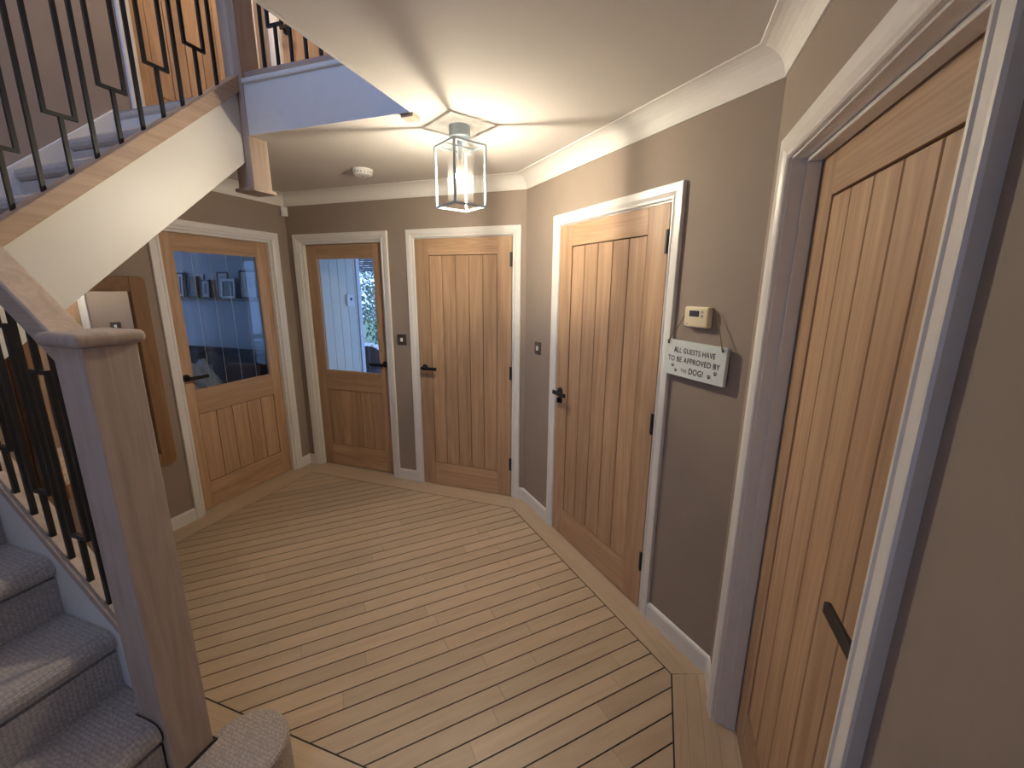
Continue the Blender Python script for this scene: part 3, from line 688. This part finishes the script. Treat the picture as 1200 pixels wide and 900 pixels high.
# ------------------------------------------------------------------ lounge behind the glazed door beside the mirror
LBY = 3.75
struct(B(-7.3, X1 - .1, .7, LBY + .05, -.06, -.002).build('floor_lounge', 'lounge_floor'), 'carpet of the lounge', 'floor')
struct(B(-7.4, X1 - .1, .6, LBY + .1, CZ, CZ + .05).build('ceiling_lounge', 'ceiling_paint'), 'lounge ceiling', 'ceiling')
struct(B(-7.4, -3.05, LBY, LBY + .08, 0, CZ).build('wall_lounge_back', 'lounge_wall'), 'pale lounge wall with the picture shelf', 'wall')
struct(B(-7.4, X1 - .1, .6, .7, 0, CZ).build('wall_lounge_front', 'lounge_wall'), 'pale lounge wall', 'wall')
struct(wallmesh(.6, LBY + .1, 0, CZ, [(1.0, 3.3, .5, 2.2)], .08).build('wall_lounge_window', 'lounge_wall', loc=(-7.3, 0, 0), rot=(0, 0, RL)), 'pale lounge wall with a window', 'wall')
window(3, -7.34, 2.15, 1.15, .5, 2.2, PI / 2, 'white framed lounge window', 2)
struct(B(-3.135, -3.055, Y3 + .1, LBY, 0, CZ).build('wall_lounge_side', 'lounge_wall'), 'lounge wall beside the dining room', 'wall')
sh = tag(B(-6.5, -4.15, LBY - .12, LBY, 1.475, 1.50).build('picture_shelf', 'shelf_wood'), 'dark picture shelf on the lounge wall', 'shelf')
def pic(x0, x1, h, fmat, mmat, pmat, label, fw_=.016, dy=0, mat_w=.03, tilt=.08):
    w_ = x1 - x0; p = tag(empty('framed_picture', ((x0 + x1) / 2, LBY - .055 - dy, 1.50), 0), label, 'picture', 'framed pictures on the lounge shelf')
    p.rotation_euler = (-tilt, 0, 0); p.location.y -= 0
    for a, b in ((-w_ / 2, -w_ / 2 + fw_), (w_ / 2 - fw_, w_ / 2)): B(a, b, -.008, .008, .002, h).build('frame_side', fmat, p)
    B(-w_ / 2 + fw_, w_ / 2 - fw_, -.008, .008, .002, fw_).build('frame_side', fmat, p); B(-w_ / 2 + fw_, w_ / 2 - fw_, -.008, .008, h - fw_, h).build('frame_side', fmat, p)
    B(-w_ / 2 + fw_, w_ / 2 - fw_, -.003, .005, fw_, h - fw_).build('mat_board', mmat, p)
    i = fw_ + mat_w
    B(-w_ / 2 + i, w_ / 2 - i, -.0045, -.003, i, h - i).build('photograph', pmat, p)
pic(-5.64, -5.52, .30, 'frame_black', 'mat_board', 'photo_dark', 'tall narrow black frame at the far end of the shelf')
pic(-5.43, -5.30, .255, 'frame_black', 'photo_dark', 'photo_dark', 'all dark picture in a black frame', mat_w=.01)
pic(-5.345, -5.215, .28, 'frame_white', 'mat_board', 'photo_light', 'pale picture in a white frame half hidden behind its neighbours', dy=-.03, mat_w=.02)
pic(-5.225, -5.085, .215, 'frame_black', 'mat_board', 'photo_dark', 'small black frame with a white mount', dy=.0)
pic(-4.995, -4.815, .305, 'frame_brown', 'mat_board', 'photo_light', 'brown frame with pale photographs', dy=-.03)
pic(-4.868, -4.648, .225, 'frame_white', 'photo_dark', 'photo_dark', 'wide white frame around a dark photograph', fw_=.026, dy=.02, mat_w=.01)
pic(-4.612, -4.345, .32, 'frame_black', 'mat_board', 'photo_light', 'largest black frame with a broad white mount', fw_=.02, dy=-.01, mat_w=.055)
sf = tag(empty('sofa', (-4.75, 3.25, 0)), 'charcoal sofa under the picture shelf', 'sofa')
B(-1.0, 1.05, .12, .40, .12, .93).build('backrest', 'sofa_fabric', sf, bevel=.06, seg=4)
B(-1.0, 1.05, -.55, .12, .12, .36).build('base', 'sofa_fabric', sf, bevel=.03, seg=3)
for x0, x1 in ((-.80, .02), (.03, .85)): B(x0, x1, -.56, .12, .36, .50).build('seat_cushion', 'sofa_fabric', sf, bevel=.05, seg=4)
for x0, x1 in ((-.80, .02), (.03, .85)): B(x0, x1, .0, .16, .50, .95).build('back_cushion', 'sofa_fabric', sf, bevel=.06, seg=4)
for x0, x1 in ((-1.05, -.82), (.87, 1.08)): B(x0, x1, -.56, .40, .12, .64).build('armrest', 'sofa_fabric', sf, bevel=.05, seg=4)
for x in (-.98, 1.0):
    for y_ in (-.48, .32): MB().cyl((x, y_, 0), (x, y_, .13), .02, .026, 10).build('leg', 'frame_black', sf)
def lump(name, mat, loc, rx, ry, rz_, label, cat, amp=.25, seed=1, flat=0):
    bm = bmesh.new(); bmesh.ops.create_icosphere(bm, subdivisions=4, radius=1); r_ = random.Random(seed)
    ph = [(r_.uniform(2, 5) * (1 + i % 3), r_.uniform(2, 5) * (1 + i % 3), r_.uniform(0, 6)) for i in range(6)]
    for v in bm.verts:
        s = 1 + sum(amp / 6 * (1 - 1.6 * abs(math.sin(a * v.co.x + b * v.co.y + c + a * v.co.z))) for a, b, c in ph)
        v.co = Vector((v.co.x * rx * s, v.co.y * ry * s, max(v.co.z, -.3) * rz_ * s))
    me = bpy.data.meshes.new(name); bm.to_mesh(me); bm.free()
    for p in me.polygons: p.use_smooth = True
    me.materials.append(MAT[mat]); o = bpy.data.objects.new(name, me); COL.objects.link(o); o.location = loc
    return tag(o, label, cat)
lump('folded_throw', 'throw', (-4.42, 2.97, .605), .24, .17, .27, 'crumpled pale grey throw heaped on the sofa', 'blanket', .9, 3)
lump('seat_throw', 'throw', (-4.42, 2.78, .515), .44, .12, .05, 'pale throw spread flat over the sofa seat', 'blanket', .4, 5)
cu = tag(B(-.19, .19, -.06, .06, 0, .36).build('cushion', 'chair_grey', loc=(-4.02, 3.085, .515), rot=(-.25, 0, .1), bevel=.055, seg=4), 'dark grey cushion leaning on the sofa back', 'cushion')

# ------------------------------------------------------------------ dining room behind the other glazed door
struct(B(-7.3, -.9, Y3 + .1, 6.1, -.06, -.002).build('floor_dining', 'lounge_floor'), 'floor of the dining room', 'floor')
struct(B(-7.3, -.8, Y3 + .1, 6.2, CZ, CZ + .05).build('ceiling_dining', 'ceiling_paint'), 'dining room ceiling', 'ceiling')
struct(wallmesh(-7.3, -.8, 0, CZ, [(-5.05, -3.55, .22, 2.16)], .1).build('wall_dining_back', 'lounge_wall', loc=(0, 6.0, 0)), 'pale dining room wall with the garden window', 'wall')
struct(wallmesh(-6.0, -Y3 - .1, 0, CZ, [(-5.4, -3.45, .2, 2.15)], .08).build('wall_dining_right', 'lounge_wall', loc=(-1.96, 0, 0), rot=(0, 0, RR)), 'pale dining room wall', 'wall')  # hole for the added side window
struct(B(-7.3, -7.2, LBY, 6.0, 0, CZ).build('wall_dining_left', 'lounge_wall'), 'pale dining room wall at the far end', 'wall')
pw = struct(B(-3.056, -3.034, Y3 + .1, 3.765, 0, CZ).build('wall_dining_panelled', 'panel_white'), 'white panelled wall seen through the glazed door', 'wall')
yb = Y3 + .102
while yb < 3.74:
    B(-3.034, -3.022, yb, min(yb + .112, 3.76), .0, CZ).build('panel_board', 'panel_white', pw, bevel=.004); yb += .116
struct(B(-3.06, -3.01, 3.766, 3.815, 0, CZ).build('trim_6', 'upvc'), 'white corner post at the end of the panelled wall', 'trim')
hb = tag(B(0, .028, -.052, .052, -.06, .06).build('heating_control', 'white_plastic', loc=(-3.021, 3.635, 1.507), bevel=.006), 'small white control box on the panelled wall', 'control box')
MB().cyl((.027, 0, .012), (.031, 0, .012), .016, n=16).build('dial', 'lcd', hb)
wn = window(4, -4.3, 6.05, .75, .22, 2.16, 0, 'tall white framed garden window seen through the glazed door', 2)
window(5, -1.92, 4.425, .975, .2, 2.15, PI / 2, 'wide white framed window added out of view to brighten the panelled wall', 3)  # out of view, added so daylight reaches the panelled wall directly
bd = tag(empty('roller_blind', (-4.3, 5.97, 2.18)), 'white blind rolled part way down the garden window', 'blind')
for i in range(9): B(-.72, .72, -.012, .012, -.035 - i * .032, -.008 - i * .032).build('slat', 'blind', bd, rot=(.0, 0, 0))
B(-.74, .74, -.03, .02, -.006, .045).build('head_rail', 'upvc', bd)
def dchair(loc, rz, mat, label):
    c = tag(empty('dining_chair', loc, rz), label, 'chair')
    B(-.22, .22, -.22, .22, .42, .47).build('seat', mat, c, bevel=.02, seg=3)
    p = []
    for i in range(13): t = PI * i / 12; p.append((.20 * math.cos(t), .62 + .17 * math.sin(t) ** .8))
    MB().prism([(-.19, .45), (.19, .45)] + p, .19, .225, 'y').build('backrest', mat, c, bevel=.008)
    for sx in (-1, 1):
        for sy in (-1, 1): MB().cyl((sx * .20, sy * .20, 0), (sx * .185, sy * .185, .43), .011, .016, 8).build('leg', 'chair_dark', c)
dchair((-3.96, 5.0, 0), .5, 'chair_grey', 'dark grey dining chair before the garden window')
dchair((-3.42, 4.75, 0), -.3, 'chair_dark', 'black dining chair before the garden window')

# ------------------------------------------------------------------ garden beyond the window
struct(B(-14, 6, 6.1, 11.0, -.12, -.06).build('ground_patio', 'paving'), 'grey paved patio', 'ground')
struct(B(-16, 8, 11.0, 20, -.14, -.08).build('ground_lawn', 'lawn'), 'lawn', 'ground')
fn = tag(empty('garden_fence', (-6.5, 12.5, 0)), 'weathered board fence at the end of the garden', 'fence')
for i in range(28): B(-.07, .07, -.01, .01, -.1, 1.35).build('fence_board', 'fence_wood', fn, (-2.1 + i * .152, 0, 0))
def tree(loc, h, r, seed, label):
    t = tag(empty('garden_tree', loc), label, 'tree'); rr = random.Random(seed)
    MB().tube([(0, 0, -.1), (.03, 0, h * .25), (-.02, .03, h * .5), (.02, 0, h * .85)], [.05, .045, .035, .012], 8).build('trunk', 'bark', t, smooth=True)
    br = MB(); lf = MB()
    for i in range(16):
        a = rr.uniform(0, 2 * PI); z = h * rr.uniform(.22, .8); q = r * rr.uniform(.6, 1.05) * (1.1 - .5 * z / h)
        e = Vector((q * math.cos(a), q * math.sin(a), z + q * rr.uniform(.3, .8)))
        br.tube([(0, 0, z), e * .5 + Vector((0, 0, z * .5 + .02)), e], [.016, .011, .005], 5)
        for k in range(70):
            s = rr.uniform(.35, 1.15); c = Vector((0, 0, z)).lerp(e, s) + Vector((rr.gauss(0, .11), rr.gauss(0, .11), rr.gauss(0, .11)))
            u = Vector((rr.gauss(0, 1), rr.gauss(0, 1), rr.gauss(0, 1))).normalized(); w_ = u.orthogonal().normalized(); L_ = rr.uniform(.035, .065)
            lf.add([c - u * L_, c + w_ * L_ * .4, c + u * L_, c - w_ * L_ * .4], [(0, 1, 2, 3)])
    br.build('branches', 'bark', t); tag(lf.build('foliage', 'leaf', t), kind='stuff')
tree((-6.75, 9.2, -.08), 2.7, .85, 2, 'small leafy garden tree beyond the window')
tree((-8.5, 11.5, -.08), 3.0, 1.0, 9, 'taller garden tree further down the lawn')
tree((-5.55, 8.0, -.08), 1.1, .45, 5, 'low leafy shrub by the patio')
